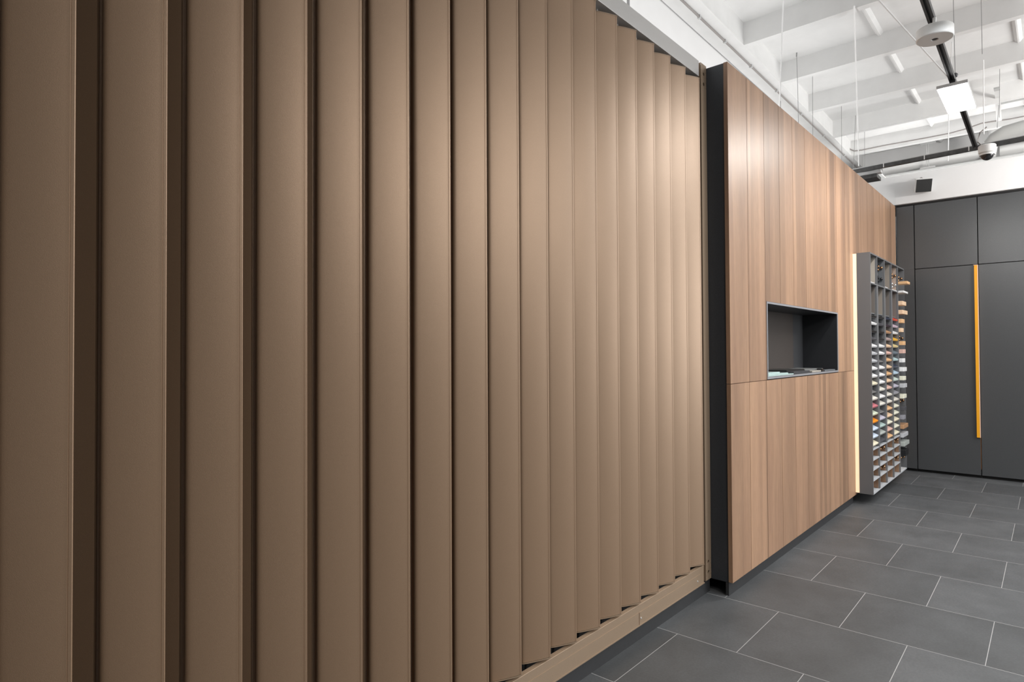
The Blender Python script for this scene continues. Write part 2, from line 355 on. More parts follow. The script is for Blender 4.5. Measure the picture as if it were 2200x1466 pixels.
for j in range(17):
    a = BX0+BP*j; b = min(a+BP, PXE)
    ga = 0.0024 if j in strong else 0.0009
    gb = 0.0024 if (j+1) in strong else 0.0009
    if j == 0: ga = 0
    x0, x1 = a+ga, b-gb
    # upper board, cut round the niche
    lo = ZS+0.0016
    segs = []
    if x1 < NX0 or x0 > NX1: segs.append([(x0, x1, lo, ZT)])
    elif x0 > NX0 and x1 < NX1: segs.append([(x0, x1, NZ1+0.001, ZT)])
    elif x0 < NX0: segs.append([(x0, NX0-0.001, lo, ZT), (NX0-0.001, x1, NZ1+0.001, ZT)])
    else: segs.append([(x0, NX1+0.001, NZ1+0.001, ZT), (NX1+0.001, x1, lo, ZT)])
    for sg in segs:
        bm = bmesh.new()
        for q in sg: box(bm, q[0], q[1], PY, PY+0.024, q[2], q[3])
        child(part, 'upper_board', bm, walnut)
    cbox(part, 'lower_board', walnut, x0, x1, PY, PY+0.024, ZB+0.003, ZS-0.0016)
# niche
nz = 0.014
bm = bmesh.new()
box(bm, NX0, NX1, PY-0.004, PY+0.0008, NZ1-nz, NZ1-0.001); box(bm, NX0, NX1, PY-0.004, PY+0.0008, NZ0, NZ0+nz)
box(bm, NX0, NX0+nz, PY-0.004, PY+0.0008, NZ0+nz, NZ1-nz); box(bm, NX1-nz, NX1, PY-0.004, PY+0.0008, NZ0+nz, NZ1-nz)
child(part, 'niche_frame', bm, mat('grey_niche_edge', (0.25, 0.25, 0.265), 0.4))
nich = mat('anthracite_niche_board', (0.020, 0.021, 0.024), 0.45, noise=0.2, nscale=200)
bm = bmesh.new()
box(bm, NX0+nz, NX1-nz, PY+0.0010, 1.715, NZ0, NZ0+nz-0.001); box(bm, NX0+nz, NX1-nz, PY+0.0010, 1.715, NZ1-nz+0.001, NZ1-0.001)
box(bm, NX0, NX0+nz, PY+0.0010, 1.715, NZ0+nz, NZ1-nz); box(bm, NX1-nz, NX1, PY+0.0010, 1.715, NZ0+nz, NZ1-nz)
child(part, 'niche_lining', bm, nich)
cbox(part, 'niche_back', mat('brown_grey_back_board', (0.058, 0.048, 0.043), 0.5, noise=0.15, nscale=120), NX0, 5.60, 1.7155, 1.728, NZ0, NZ1)
cbox(part, 'niche_back', mat('slate_back_board', (0.040, 0.042, 0.046), 0.5, noise=0.15, nscale=120), 5.6005, NX1, 1.7155, 1.728, NZ0, NZ1)

# things lying on the niche shelf
NZF = NZ0+nz
def slab(name, label, cat, m, x0, x1, y0, y1, z0, z1, group=None, bev=0.001):
    return tag(bx(name, m, x0, x1, y0, y1, z0, z1, None, bev), label, cat, group)
slab('glass_sheet', 'lowest and widest pale green glass sheet in the stack inside the niche', 'glass sheet', glass_m, 4.175, 4.72, 1.445, 1.64, NZF, NZF+0.008, 'glass sheets in the niche')
slab('glass_sheet', 'middle pale green glass sheet in the stack inside the niche', 'glass sheet', glass_m, 4.17, 4.62, 1.452, 1.66, NZF+0.0085, NZF+0.0165, 'glass sheets in the niche')
slab('glass_sheet', 'topmost and smallest pale green glass sheet in the stack inside the niche', 'glass sheet', glass_m, 4.18, 4.50, 1.47, 1.67, NZF+0.017, NZF+0.025, 'glass sheets in the niche')
slab('sample_slab', 'thick dark charcoal sample slab beside the glass sheets on the niche shelf', 'sample slab', mat('charcoal_slab', (0.05, 0.05, 0.055), 0.35), 4.735, 5.12, 1.448, 1.60, NZF, NZF+0.018)
slab('sample_slab', 'thin black sample slab lying on top of the charcoal slab in the niche', 'sample slab', mat('black_slab', (0.012, 0.012, 0.012), 0.3), 4.62+0.12, 5.16, 1.50, 1.69, NZF+0.0185, NZF+0.028)
slab('sample_slab', 'speckled grey stone sample slab in the middle of the niche shelf', 'sample slab', mat('speckled_stone', (0.16, 0.165, 0.165), 0.4, noise=0.5, nscale=250), 5.17, 5.66, 1.50, 1.70, NZF, NZF+0.022)
slab('sample_tile', 'small beige stone sample tile at the front of the niche shelf', 'sample tile', mat('beige_stone', (0.36, 0.33, 0.29), 0.5, noise=0.3, nscale=120), 5.18, 5.42, 1.448, 1.49, NZF, NZF+0.012)
slab('sample_block', 'small black block near the far end of the niche shelf', 'sample block', blackknob, 5.45, 5.50, 1.45, 1.49, NZF, NZF+0.024)
slab('sample_tile', 'grey sample tile at the far end of the niche shelf by the front edge', 'sample tile', mat('grey_tile', (0.13, 0.14, 0.15), 0.4), 5.53, 5.84, 1.448, 1.495, NZF, NZF+0.010)

# ------------------------------------------------------------------ sample rack
RX = [6.43, 6.724, 7.057, 7.393, 7.732, 8.09]
RY0, RY1, RZ0, RZ1 = 1.290, 1.402, 0.100, 2.322
rack = thing('sample_rack', 'tall grey wall rack full of colour samples with a warm lit left edge', 'display rack', (7.26, 1.40, 0))
cbox(rack, 'back_board', rack_in, RX[0]+0.0185, RX[5], RY1-0.010, RY1, RZ0, RZ1)
cbox(rack, 'side_board', rack_m, RX[0], RX[0]+0.018, RY0, RY1, RZ0, RZ1)
cbox(rack, 'side_board', rack_m, RX[5]-0.010, RX[5], RY0, RY1-0.0105, RZ0+0.0125, RZ1-0.0125)
cbox(rack, 'top_board', rack_m, RX[0]+0.0185, RX[5], RY0, RY1-0.0105, RZ1-0.012, RZ1)
cbox(rack, 'bottom_board', cell_light, RX[0]+0.0185, RX[5], RY0, RY1-0.0105, RZ0, RZ0+0.012)
SH1 = 2.045; SLT = 1.765; SLB = 0.515
cbox(rack, 'fixed_shelf', rack_m, RX[0]+0.0185, RX[4]-0.009, RY0, RY1-0.0105, SH1-0.012, SH1)
for c in range(1, 5):
    x = RX[c]
    cbox(rack, 'divider', rack_m, x-0.008, x+0.008, RY0, RY1-0.0105, SH1+0.0005, RZ1-0.0125)
    cbox(rack, 'divider', rack_m, x-0.030 if c < 4 else x-0.020, x+0.030 if c < 4 else x+0.012, RY0+0.001, RY1-0.0105, SLB+0.0005, SH1-0.0125)
    cbox(rack, 'divider', rack_in, x-0.012, x+0.012, RY0, RY1-0.0105, RZ0+0.0125, SLB)
# shelves of the lower cells
lows = [0.500, 0.405, 0.314, 0.217]
for c in range(4):
    for zz in lows:
        xa = RX[c]+(0.019 if c == 0 else 0.0125); xb = RX[c+1]-0.0125
        cbox(rack, 'cell_shelf', cell_light, xa, xb, RY0+0.002, RY1-0.0105, zz, zz+0.012)
cbox(rack, 'cell_shelf', rack_m, RX[4]+0.0125, RX[5]-0.0105, RY0+0.002, RY1-0.0105, 0.330, 0.342)
# swatch linings on the right-hand side of each cell
def lin(x, z0, z1, m, y0=RY0+0.018): cbox(rack, 'cell_lining', m, x-0.004, x-0.0005, y0, RY1-0.011, z0, z1)
beige = mat('beige_lining', (0.40, 0.36, 0.31), 0.5); taupe = mat('taupe_lining', (0.27, 0.235, 0.20), 0.5); slate = mat('slate_lining', (0.12, 0.13, 0.14), 0.5)
pinkb = mat('pinkish_beige_lining', (0.42, 0.32, 0.26), 0.5); greyt = mat('grey_taupe_lining', (0.16, 0.14, 0.125), 0.5)
for c, m in zip(range(1, 5), (beige, slate, taupe, pinkb)): lin(RX[c]-0.008, SH1+0.002, RZ1-0.014, m)
for c, m in zip(range(1, 5), (greyt, taupe, greyt, greyt)): lin(RX[c]-(0.030 if c < 4 else 0.020), SLT+0.002, SH1-0.014, m)
zc = [0.512, 0.417, 0.326, 0.229, 0.112]
tops = [0.500, 0.405, 0.314, 0.217]
for c in range(1, 5):
    for r in range(4):
        lin(RX[c]-0.012, zc[r+1]+0.003, tops[r]-0.004, woodlin, RY0+0.014)
# sloped shelves
TILT = math.radians(27)
SPC = 0.0703; Z1 = 1.735
shelf_src = {}
def tilted(bm, x0, x1, dy0, dy1, t0, t1, y, z, bev=0.0):
    n0 = len(bm.verts)
    box(bm, x0, x1, dy0, dy1, t0, t1, bev)
    bm.verts.ensure_lookup_table()
    mx = Matrix.Translation((0, y, z)) @ Matrix.Rotation(TILT, 4, 'X')
    bmesh.ops.transform(bm, matrix=mx, verts=bm.verts[n0:])
for c in range(4):
    xa = RX[c]+(0.019 if c == 0 else 0.031); xb = RX[c+1]-(0.031 if c < 3 else 0.021)
    for kk in range(18):
        z = Z1-SPC*kk
        if c in shelf_src:
            o = shelf_src[c].copy(); COL.objects.link(o); o.parent = rack; o.location = (0, 0, -SPC*kk)
        else:
            bm = bmesh.new(); tilted(bm, xa, xb, 0.004, 0.104, -0.0145, -0.0105, RY0+0.004, Z1)
            shelf_src[c] = child(rack, 'sloped_shelf', bm, rack_in)
    cbox(rack, 'header_strip', rack_m, xa, xb, RY0+0.02, RY0+0.03, SLT-0.004, SLT+0.006)
cbox(rack, 'light_strip', ledstrip, RX[0]+0.002, RX[0]+0.016, RY1+0.0005, PY-0.001, RZ0+0.004, RZ1-0.004)
cbox(rack, 'mounting_batten', rack_m, RX[0]+0.03, RX[5]-0.05, RY1+0.0005, PY-0.001, RZ0+0.05, RZ1-0.05)

# colour samples on the sloped shelves
PAL = {'black': (0.012, 0.012, 0.013), 'white': (0.78, 0.78, 0.79), 'off-white': (0.70, 0.67, 0.61), 'cream': (0.78, 0.72, 0.55), 'light grey': (0.50, 0.51, 0.54),
       'pink': (0.55, 0.17, 0.20), 'pale green': (0.60, 0.66, 0.52), 'orange': (0.85, 0.27, 0.01), 'pale blue': (0.58, 0.67, 0.80), 'lilac grey': (0.48, 0.46, 0.55),
       'pale teal': (0.40, 0.52, 0.50), 'grey-green': (0.40, 0.43, 0.41), 'peach': (0.72, 0.44, 0.23), 'tan': (0.46, 0.26, 0.14), 'pinkish grey': (0.40, 0.31, 0.30),
       'pale pink': (0.68, 0.44, 0.38), 'light peach': (0.78, 0.56, 0.38), 'ivory': (0.76, 0.75, 0.62), 'red': (0.60, 0.055, 0.03), 'lilac': (0.58, 0.45, 0.54),
       'yellow': (0.80, 0.42, 0.02), 'pale yellow': (0.74, 0.60, 0.28), 'slate blue': (0.14, 0.18, 0.22), 'pale cyan': (0.42, 0.58, 0.60), 'navy': (0.02, 0.03, 0.06),
       'sky blue': (0.45, 0.60, 0.74), 'mint': (0.58, 0.68, 0.62), 'grey': (0.28, 0.28, 0.32), 'dark grey': (0.07, 0.07, 0.08), 'dark plum': (0.03, 0.018, 0.03)}
SAM = [
 ['black', 'white', 'black', 'dark grey', 'white', 'light grey', 'light grey', 'white', 'white', 'cream', None, 'off-white', 'pink', 'pale green', 'orange', 'pale blue', 'pale blue', 'cream'],
 ['black', 'dark grey', 'black', 'black', 'white', 'white', None, 'white', 'white', 'white', 'off-white', 'white', 'off-white', None, 'lilac grey', 'pale teal', 'grey-green', 'dark grey'],
 ['navy', 'dark plum', 'tan', 'pinkish grey', 'light peach', 'pale pink', 'peach', 'light peach', 'peach', 'light peach', 'pale pink', 'off-white', 'off-white', 'peach', 'light peach', 'ivory', 'pale pink', 'peach'],
 ['red', 'lilac', 'white', 'yellow', 'pale yellow', 'slate blue', 'pale cyan', 'navy', 'sky blue', 'mint', 'lilac grey', 'grey', 'off-white', 'ivory', 'ivory', 'cream', 'ivory', 'cream']]
ORD = ['topmost', 'second', 'third', 'fourth', 'fifth', 'sixth', 'seventh', 'eighth', 'ninth', 'tenth', 'eleventh', 'twelfth', 'thirteenth', 'fourteenth', 'fifteenth', 'sixteenth', 'seventeenth', 'lowest']
CN = ['leftmost', 'second', 'third', 'fourth']
mats = {}
src = {}
for c in range(4):
    xa = RX[c]+(0.020 if c == 0 else 0.033); xb = RX[c+1]-(0.033 if c < 3 else 0.023)
    for kk, colr in enumerate(SAM[c]):
        if colr is None: continue
        if colr not in mats: mats[colr] = mat('sample_'+colr.replace(' ', '_').replace('-', '_'), PAL[colr], 0.35)
        thick = colr not in ('black', 'dark grey', 'navy', 'dark plum')
        bm = bmesh.new(); tilted(bm, xa-(xa+xb)/2, xb-(xa+xb)/2, 0.0, 0.098, -0.010, 0.008 if thick else 0.004, 0, 0, 0.002)
        o = obj('sample_board', bm, mats[colr]); o.location = ((xa+xb)/2, RY0+0.004, Z1-SPC*kk)
        if kk in (0, 17): pos = '%s in the %s rack column' % (ORD[kk], CN[c])
        else: pos = '%s from the top in the %s rack column' % (ORD[kk], CN[c])
        tag(o, '%s sample board, %s' % (colr, pos), 'sample board', 'colour sample boards in the rack')
# edge-profile blocks in the open right-hand column
def pxz(v): return 1.4277-(v-750)/188.2
BL = [(615, 'peach', 17, 6, 'long peach edge-sample block with a white end'), (633, 'white', 10, 10, 'thin white edge-sample block'), (656, 'light peach', 8, 8, 'pale peach edge-sample block'),
      (674, 'light peach', 8, 11, 'salmon peach edge-sample block'), (692, 'peach', 6, 6, 'tan edge-sample block'), (710.5, 'light peach', 5, 5, 'short tan edge-sample block'),
      (737, 'peach', 8, 5, 'plain tan edge-sample block'), (753.6, 'pale pink', 8, 5, 'rosy tan edge-sample block'), (772, 'white', 7, 5, 'white edge-sample block'),
      (790, 'white', 8, 7, 'wide white edge-sample block'), (808, 'ivory', 8, 5, 'ivory white edge-sample block'), (823, 'light grey', 8, 7, 'light grey edge-sample block'),
      (844.6, 'ivory', 7, 7, 'tall ivory edge-sample block'), (869, 'dark grey', 8, 5, 'dark grey edge-sample block'), (887, 'grey', 6, 5, 'mottled grey edge-sample block'),
      (906, 'tan', 6, 11, 'rosy brown edge-sample block'), (923.6, 'light grey', 5, 12, 'pale blue grey edge-sample block'), (941, 'grey-green', 7, 12, 'greige edge-sample block'), (958, 'black', 9, 7, 'black edge-sample block')]
for i, (py, colr, a, b, lb) in enumerate(BL):
    z = pxz(py)-0.004
    h = {0: 0.030, 1: 0.022}.get(i, 0.044)
    if i == 18: h = 0.07
    x0 = RX[4]+0.016; x1 = min(x0+0.0245*b, RX[5]-0.015)
    if colr not in mats: mats[colr] = mat('sample_'+colr.replace(' ', '_').replace('-', '_'), PAL[colr], 0.35)
    o = bx('edge_sample', mats[colr], x0, x1, RY0-0.005*a, RY1-0.0235, z-h/2, z+h/2, None, 0.004)
    nb = 'topmost' if i == 0 else ('lowest' if i == 18 else ORD[i])
    tag(o, '%s, %s from the top in the rightmost rack column' % (lb, nb) if i not in (0, 18) else '%s, %s in the rightmost rack column' % (lb, nb), 'sample block', 'edge-sample blocks on the rack')
cbox(rack, 'black_backing', black, RX[4]+0.013, RX[5]-0.0105, RY1-0.0225, RY1-0.0112, 0.345, 2.04)

# cabinet knobs on the cell sides
def knob_mesh(r):
    bm = bmesh.new()
    prof = [(0.0, 0.0), (r*0.55, 0.0), (r*0.55, r*0.25), (r*0.3, r*0.45), (r*0.3, r*0.8)]
    for i in range(1, 9):
        t = -math.pi/2*0.6+i/8*(math.pi/2*1.6); prof.append((max(r*math.cos(t), 0) if i < 8 else 0.0, r*1.5+r*math.sin(t)))
    lathe(bm, prof, 14, Matrix.Rotation(-math.pi/2, 4, 'Y'))
    return bm
kn = {}
def knobs(col_i, z, m, mname, celltxt, dx=0.012, lin_=0.004, n=3, y0=RY0+0.052):
    x = RX[col_i]-dx-lin_-0.0006
    spots = [(y0, z+0.017, 'upper left'), (y0, z-0.017, 'lower left'), (y0-0.030, z, 'right-hand')][:n]
    for (yy, zz, wtxt) in spots:
        if m.name not in kn:
            o = obj('cabinet_knob', knob_mesh(0.0145), m, None, 40); kn[m.name] = o
        else:
            o = kn[m.name].copy(); COL.objects.link(o)
        o.location = (x, yy, zz)
        tag(o, '%s %s ball knob in %s' % (wtxt, mname, celltxt), 'knob', 'ball knobs in the rack cells')
knobs(2, 2.235, brass, 'brass', 'the upper trio, second top rack cell', 0.008)
knobs(2, 2.125, blackknob, 'black', 'the lower trio, second top rack cell', 0.008)
knobs(4, 2.215, brass, 'brass', 'the upper trio, fourth top rack cell', 0.008)
knobs(4, 2.115, chrome, 'chrome', 'the lower trio, fourth top rack cell', 0.008)
knobs(5, 2.215, brass, 'brass', 'the top cell of the rightmost rack column', 0.010, 0.0)
knobs(5, pxz(727), brass, 'brass', 'the rightmost rack column below the short tan block', 0.010, 0.0)
knobs(5, pxz(857), brass, 'brass', 'the rightmost rack column above the dark grey block', 0.010, 0.0)
knobs(5, 0.235, brass, 'brass', 'the lowest cell of the rightmost rack column', 0.010, 0.0)
knobs(2, 0.462, brass, 'brass', 'the uppermost small cell, second rack column', 0.012)
knobs(2, 0.272, brass, 'brass', 'the third small cell down, second rack column', 0.012)
knobs(4, 0.462, brass, 'brass', 'the uppermost small cell, fourth rack column', 0.012)
knobs(4, 0.272, brass, 'brass', 'the third small cell down, fourth rack column', 0.012)
# little white cards
def card(x0, x1, z, y1, label):
    tag(bx('paper_card', mats['white'], x0, x1, RY0+0.003, y1, z, z+0.006), label, 'card', 'white cards in the rack')
card(RX[0]+0.03, RX[0]+0.18, SH1+0.0005, RY0+0.04, 'small white card on the floor of the first top rack cell')
card(RX[2]+0.02, RX[2]+0.16, SH1+0.0005, RY0+0.03, 'thin white card on the floor of the third top rack cell')
card(RX[3]+0.02, RX[4]-0.03, SH1+0.0005, RY0+0.08, 'wide white card on the floor of the fourth top rack cell')
card(RX[4]+0.02, RX[5]-0.04, RZ0+0.0125, RY0+0.08, 'white card on the floor of the lowest cell of the rightmost rack column')

# ------------------------------------------------------------------ tall cupboards on the back wall
DXF = 8.55
def cupboard(y0, y1, label, handle=False, filler=False):
    t = thing('tall_cupboard', label, 'cupboard', (8.9, (y0+y1)/2, 0), 'dark grey tall cupboards along the back wall')
    g = 0.0035
    cbox(t, 'carcass', black, DXF+0.021, 9.25, y0+0.001, y1-0.001, 0.045, 3.115)
    cbox(t, 'plinth', black, DXF+0.05, DXF+0.07, y0+0.0005, y1-0.0005, 0, 0.0445)
    if filler:
        cbox(t, 'door', cupboard_m, DXF, DXF+0.02, y0+g, y1, 0.034, 2.364); cbox(t, 'upper_door', cupboard_m, DXF, DXF+0.02, y0+g, y1, 2.3645, 3.112)
        return t
    d = cbox(t, 'door', cupboard_m, DXF, DXF+0.02, y0+g, y1-g, 0.034, 2.3585, 0.0008)
    cbox(t, 'upper_door', cupboard_m, DXF, DXF+0.02, y0+g, y1-g, 2.3665, 3.112, 0.0008)
    if handle:
        h = cbox(t, 'handle', orange, DXF-0.028, DXF-0.0005, y0+0.006, y0+0.034, 0.450, 2.352, 0.001, parent=d)
        cbox(t, 'handle_edge', orange_edge, DXF-0.0285, DXF-0.0005, y0-0.0005, y0+0.0055, 0.450, 2.352, 0, parent=d)
        cbox(t, 'handle_cap', orange_edge, DXF-0.030, DXF-0.0005, y0+0.000, y0+0.040, 2.3525, 2.357, 0, parent=d)
        cbox(t, 'seam_reflection', copper, DXF-0.0012, DXF+0.019, y0-0.001, y0+0.002, 0.10, 0.449, 0, parent=d)  # sliver that paints the wood's reflection in the seam below the handle
    return t
cupboard(1.256, 1.434, 'narrow dark grey cupboard filler in the corner beside the sample rack', filler=True)
cupboard(0.662, 1.254, 'dark grey tall cupboard with a long vertical orange handle on its right edge', handle=True)
cupboard(0.068, 0.660, 'plain dark grey tall cupboard right of the long orange handle')
cupboard(-0.526, 0.066, 'plain dark grey tall cupboard farthest right along the back wall')
struct(bx('trim_30', fascia_m, 8.50, 9.25, -3.0, 1.434, 3.1355, 3.476))
struct(bx('trim_31', fascia_m, 8.50, 9.25, 1.4345, 2.04, 3.1355, 3.476))
tag(bx('shadow_gap_strip', black, 8.555, 9.24, -3.0, 1.4335, 3.1165, 3.135), 'thin black strip standing for the shadow between the dark cupboards and the white bulkhead', 'strip')  # black strip draws the shadow line under the bulkhead

# ------------------------------------------------------------------ ceiling fittings
def track(name, label, a, b, w=0.036, h=0.034, m=track_m):
    a = Vector(a); b = Vector(b); d = (b-a); L = d.length; d.normalize(); n = Vector((-d.y, d.x, 0)).normalized()
    t = thing(name, label, 'light track', a)
    def bar(nm, w0, w1, z0, z1, mm):
        bm = bmesh.new()
        lo = [a+n*w0+Vector((0, 0, z0)), a+n*w1+Vector((0, 0, z0)), b+n*w1+Vector((0, 0, z0)), b+n*w0+Vector((0, 0, z0))]
        hull8(bm, lo, [p+Vector((0, 0, z1-z0)) for p in lo]); return child(t, nm, bm, mm)
    bar('profile', -w/2, -w/6, 0, h, m); bar('profile', w/6, w/2, 0, h, m); bar('groove', -w/6+0.0002, w/6-0.0002, 0.012, h, track_in)
    return t
track('ceiling_track', 'black lighting track running away from the camera under the white joists', (-2.0, 0.440, 3.30), (7.175, 0.560, 3.30))
tr = thing('cable_tray', 'dark cable tray running across the room just before the white bulkhead', 'cable tray', (7.2, 0.9, 3.3))
bm = bmesh.new(); a = Vector((7.318, 1.85, 3.295)); b = Vector((7.00, -1.9, 3.295)); n = Vector((1, -0.085, 0)).normalized()*0.045
lo = [a, a+n, b+n, b]; hull8(bm, lo, [p+Vector((0, 0, 0.036)) for p in lo]); child(tr, 'tray_body', bm, tray_m)
lo = [a, a+n*0.1, b+n*0.1, b]; bm = bmesh.new(); hull8(bm, [p+Vector((0, 0, 0.0365)) for p in lo], [p+Vector((0, 0, 0.043)) for p in lo]); child(tr, 'tray_lip', bm, lightgrey)
for f in (0.05, 0.14, 0.235, 0.33, 0.45, 0.6, 0.75, 0.9):
    p = a.lerp(b, f); cbox(tr, 'tray_clip', whitepl, p.x-0.004, p.x-0.0005, p.y-0.004, p.y+0.004, 3.292, 3.338)
cbox(tr, 'tray_end', lightgrey, 7.32, 7.40, 1.36, 1.62, 3.262, 3.292)
cbox(tr, 'end_box', tray_m, 7.35, 7.55, 1.40, 1.70, 3.225, 3.2615)

def panel(x0, x1, y0, y1, label, group):
    t = thing('light_panel', label, 'lamp', ((x0+x1)/2, (y0+y1)/2, 3.24), group)
    cbox(t, 'housing', lightgrey, x0-0.006, x1+0.006, y0-0.006, y1+0.006, 3.246, 3.268, 0.002)
    cbox(t, 'diffuser', led, x0, x1, y0, y1, 3.238, 3.2455)
    cbox(t, 'bracket', metal_dark, (x0+x1)/2-0.26, (x0+x1)/2-0.20, (y0+y1)/2-0.018, (y0+y1)/2+0.018, 3.2685, 3.299)
panel(5.215, 5.79, 0.447, 0.615, 'glowing white square light panel under the black ceiling track', None)
d = thing('round_canopy', 'white round drum-shaped fitting with a small centre hole under the black ceiling track', 'ceiling fitting', (4.19, 0.502, 3.176))
bm = bmesh.new(); lathe(bm, [(0.0, 0.006), (0.016, 0.006), (0.018, 0.0), (0.086, 0.0), (0.090, 0.004), (0.090, 0.058), (0.086, 0.062), (0.0, 0.062)], 48, Matrix.Translation((4.19, 0.502, 3.176))); child(d, 'drum', bm, whitepl, 35)
bm = bmesh.new(); lathe(bm, [(0.0, 0), (0.0145, 0), (0.0145, 0.002), (0, 0.002)], 20, Matrix.Translation((4.19, 0.502, 3.1795))); child(d, 'centre_hole', bm, metal_dark, 35)
bm = bmesh.new(); lathe(bm, [(0.0, 0), (0.010, 0), (0.010, 0.0612), (0, 0.0612)], 16, Matrix.Translation((4.19, 0.502, 3.2385))); child(d, 'stem', bm, whitepl, 35)

cx, cy = 7.12, 0.470
dm = thing('dome_camera', 'white dome security camera hanging below the dark cable tray', 'security camera', (cx, cy, 3.2))
bm = bmesh.new(); lathe(bm, [(0, 0.0), (0.052, 0.0), (0.066, 0.012), (0.068, 0.070), (0.062, 0.078), (0, 0.078)], 36, Matrix.Translation((cx, cy, 3.213))); child(dm, 'housing', bm, whitepl, 35)
pr = [(0.050*math.cos(t), -0.050*math.sin(t)*1.05) for t in [i/9*math.pi/2 for i in range(9)]]+[(0.0, -0.0525)]
bm = bmesh.new(); lathe(bm, [(0.060, -0.001), (0.061, -0.008), (0.058, -0.014), (0.056, -0.014), (0.056, -0.001)], 36, Matrix.Translation((cx, cy, 3.213))); child(dm, 'ring', bm, whitepl, 35)
bm = bmesh.new(); lathe(bm, [(0.053*math.cos(t), -0.004-0.056*math.sin(t)) for t in [i/8*math.pi/2 for i in range(8)]]+[(0.0, -0.060)], 30, Matrix.Translation((cx, cy, 3.213))); child(dm, 'lens_dome', bm, blackknob, 60)
bm = bmesh.new(); tube(bm, [(cx+0.01, cy+0.03, 3.29), (cx+0.0, cy+0.07, 3.34), (cx, cy+0.05, 3.42), (cx, cy+0.0, 3.46)], 0.006, 8); child(dm, 'cable', bm, cable_m, 60)

sp = thing('wall_speaker', 'small square black speaker with a white case on the white bulkhead', 'speaker', (8.44, 1.135, 3.29))
mx = Matrix.Translation((8.40, 1.137, 3.297)) @ Matrix.Rotation(math.radians(23), 4, 'Z') @ Matrix.Rotation(math.radians(-22), 4, 'Y')
bm = bmesh.new(); box(bm, -0.020, 0.045, -0.080, 0.080, -0.075, 0.075, 0.004); bmesh.ops.transform(bm, matrix=mx, verts=bm.verts); child(sp, 'case', bm, whitepl)
bm = bmesh.new(); box(bm, -0.024, -0.0205, -0.077, 0.077, -0.072, 0.072, 0.001); bmesh.ops.transform(bm, matrix=mx, verts=bm.verts); child(sp, 'grille', bm, speaker_g)
bm = bmesh.new(); tube(bm, [(8.44, 1.16, 3.37), (8.44, 1.17, 3.395), (8.46, 1.165, 3.405), (8.485, 1.15, 3.39), (8.499, 1.14, 3.36)], 0.006, 8); child(sp, 'cable', bm, cable_m, 60)
cbox(sp, 'bracket', metal_dark, 8.466, 8.4995, 1.12, 1.15, 3.25, 3.34)

# pipe along the top of the left wall
pp = thing('wall_pipe', 'thin grey pipe clipped under the white edge beam above the left wall', 'pipe', (5, 2.03, 3.98))
bm = bmesh.new(); tube(bm, [(-2.9, 1.947, 3.986), (9.8, 2.10, 3.986)], 0.008, 8); child(pp, 'pipe', bm, cable_m, 60)
for xx in (3.4, 4.0, 4.5, 5.0, 5.6, 6.3, 7.1, 8.0, 9.0):
    yy = 1.947+(xx+2.9)*0.01205; cbox(pp, 'pipe_clip', lightgrey, xx-0.01, xx+0.01, yy-0.012, yy+0.012, 3.974, 3.9995)
# looping cable on the far joist
cb_pts = [(9.07, 2.06, 4.17), (9.07, 2.05, 4.12), (9.07, 2.035, 4.07), (9.07, 1.986, 4.036), (9.07, 1.90, 4.028), (9.07, 1.64, 4.032), (9.07, 1.191, 4.025), (9.07, 0.955, 4.025), (9.07, 0.809, 4.039), (9.07, 0.641, 4.070), (9.07, 0.512, 4.064), (9.07, 0.386, 4.054), (9.07, 0.262, 4.055), (9.07, -0.6, 4.125), (9.07, -1.9, 4.05)]
bm = bmesh.new(); tube(bm, cb_pts, 0.008, 8); tag(obj('ceiling_cable', bm, cable_m, None, 60), 'thin taupe cable looping along the far white joist above the cable tray', 'cable')
# services above the bulkhead
def pipe(name, label, cat, pts, r, m, n=16):
    bm = bmesh.new(); tube(bm, pts, r, n); return tag(obj(name, bm, m, None, 50), label, cat)
pipe('white_duct', 'thick white round pipe above the white bulkhead, nearest the ceiling', 'pipe', [(9.45, 1.72, 3.80), (9.45, 0.62, 3.80)], 0.075, pipe_m)
pipe('conduit', 'thinner pale grey pipe running just above the top edge of the white bulkhead', 'pipe', [(9.22, 1.66, 3.655), (9.22, -2.0, 3.655)], 0.03, grey_pipe)
pipe('white_duct', 'short white round pipe above the bulkhead at the right edge of the photo', 'pipe', [(9.45, 0.50, 3.78), (9.45, -2.0, 3.78)], 0.085, pipe_m)
pipe('white_duct', 'upright white pipe behind the dome camera above the bulkhead', 'pipe', [(9.31, 0.60, 3.60), (9.31, 0.56, 3.85), (9.31, 0.55, 4.185)], 0.05, pipe_m)
pipe('flexible_duct', 'pale grey sagging flexible duct at the upper right behind the cable tray', 'duct', [(8.3, 0.56, 3.62), (8.3, 0.50, 3.66), (8.3, 0.40, 3.70), (8.3, 0.25, 3.715), (8.3, -0.1, 3.72), (8.3, -0.6, 3.72), (8.3, -1.8, 3.70)], [0.025, 0.055, 0.07, 0.075, 0.08, 0.08, 0.08], grey_pipe, 20)
t = thing('pipe_hanger', 'white pipe hanger with a flat plate and twin rods above the bulkhead', 'hanger', (9.35, 1.2, 4.0))
cbox(t, 'plate', grey_pipe, 9.27, 9.31, 1.12, 1.28, 4.01, 4.04)
for yy in (1.20, 1.22):
    bm = bmesh.new(); tube(bm, [(9.30, yy, 3.72), (9.30, yy, 4.009)], 0.005, 8); child(t, 'rod', bm, grey_pipe, 50)
cbox(t, 'cradle', pipe_m, 9.28, 9.33, 1.13, 1.29, 3.66, 3.72)
t = thing('corner_bracket', 'small triangular metal bracket at the left end of the pipes above the bulkhead', 'bracket', (9.2, 1.7, 3.6))
bm = bmesh.new(); v = [(9.19, 1.75, 3.77), (9.19, 1.75, 3.60), (9.19, 1.63, 3.60)]
lo = [bm.verts.new(p) for p in v]; hi = [bm.verts.new((p[0]+0.006, p[1], p[2])) for p in v]
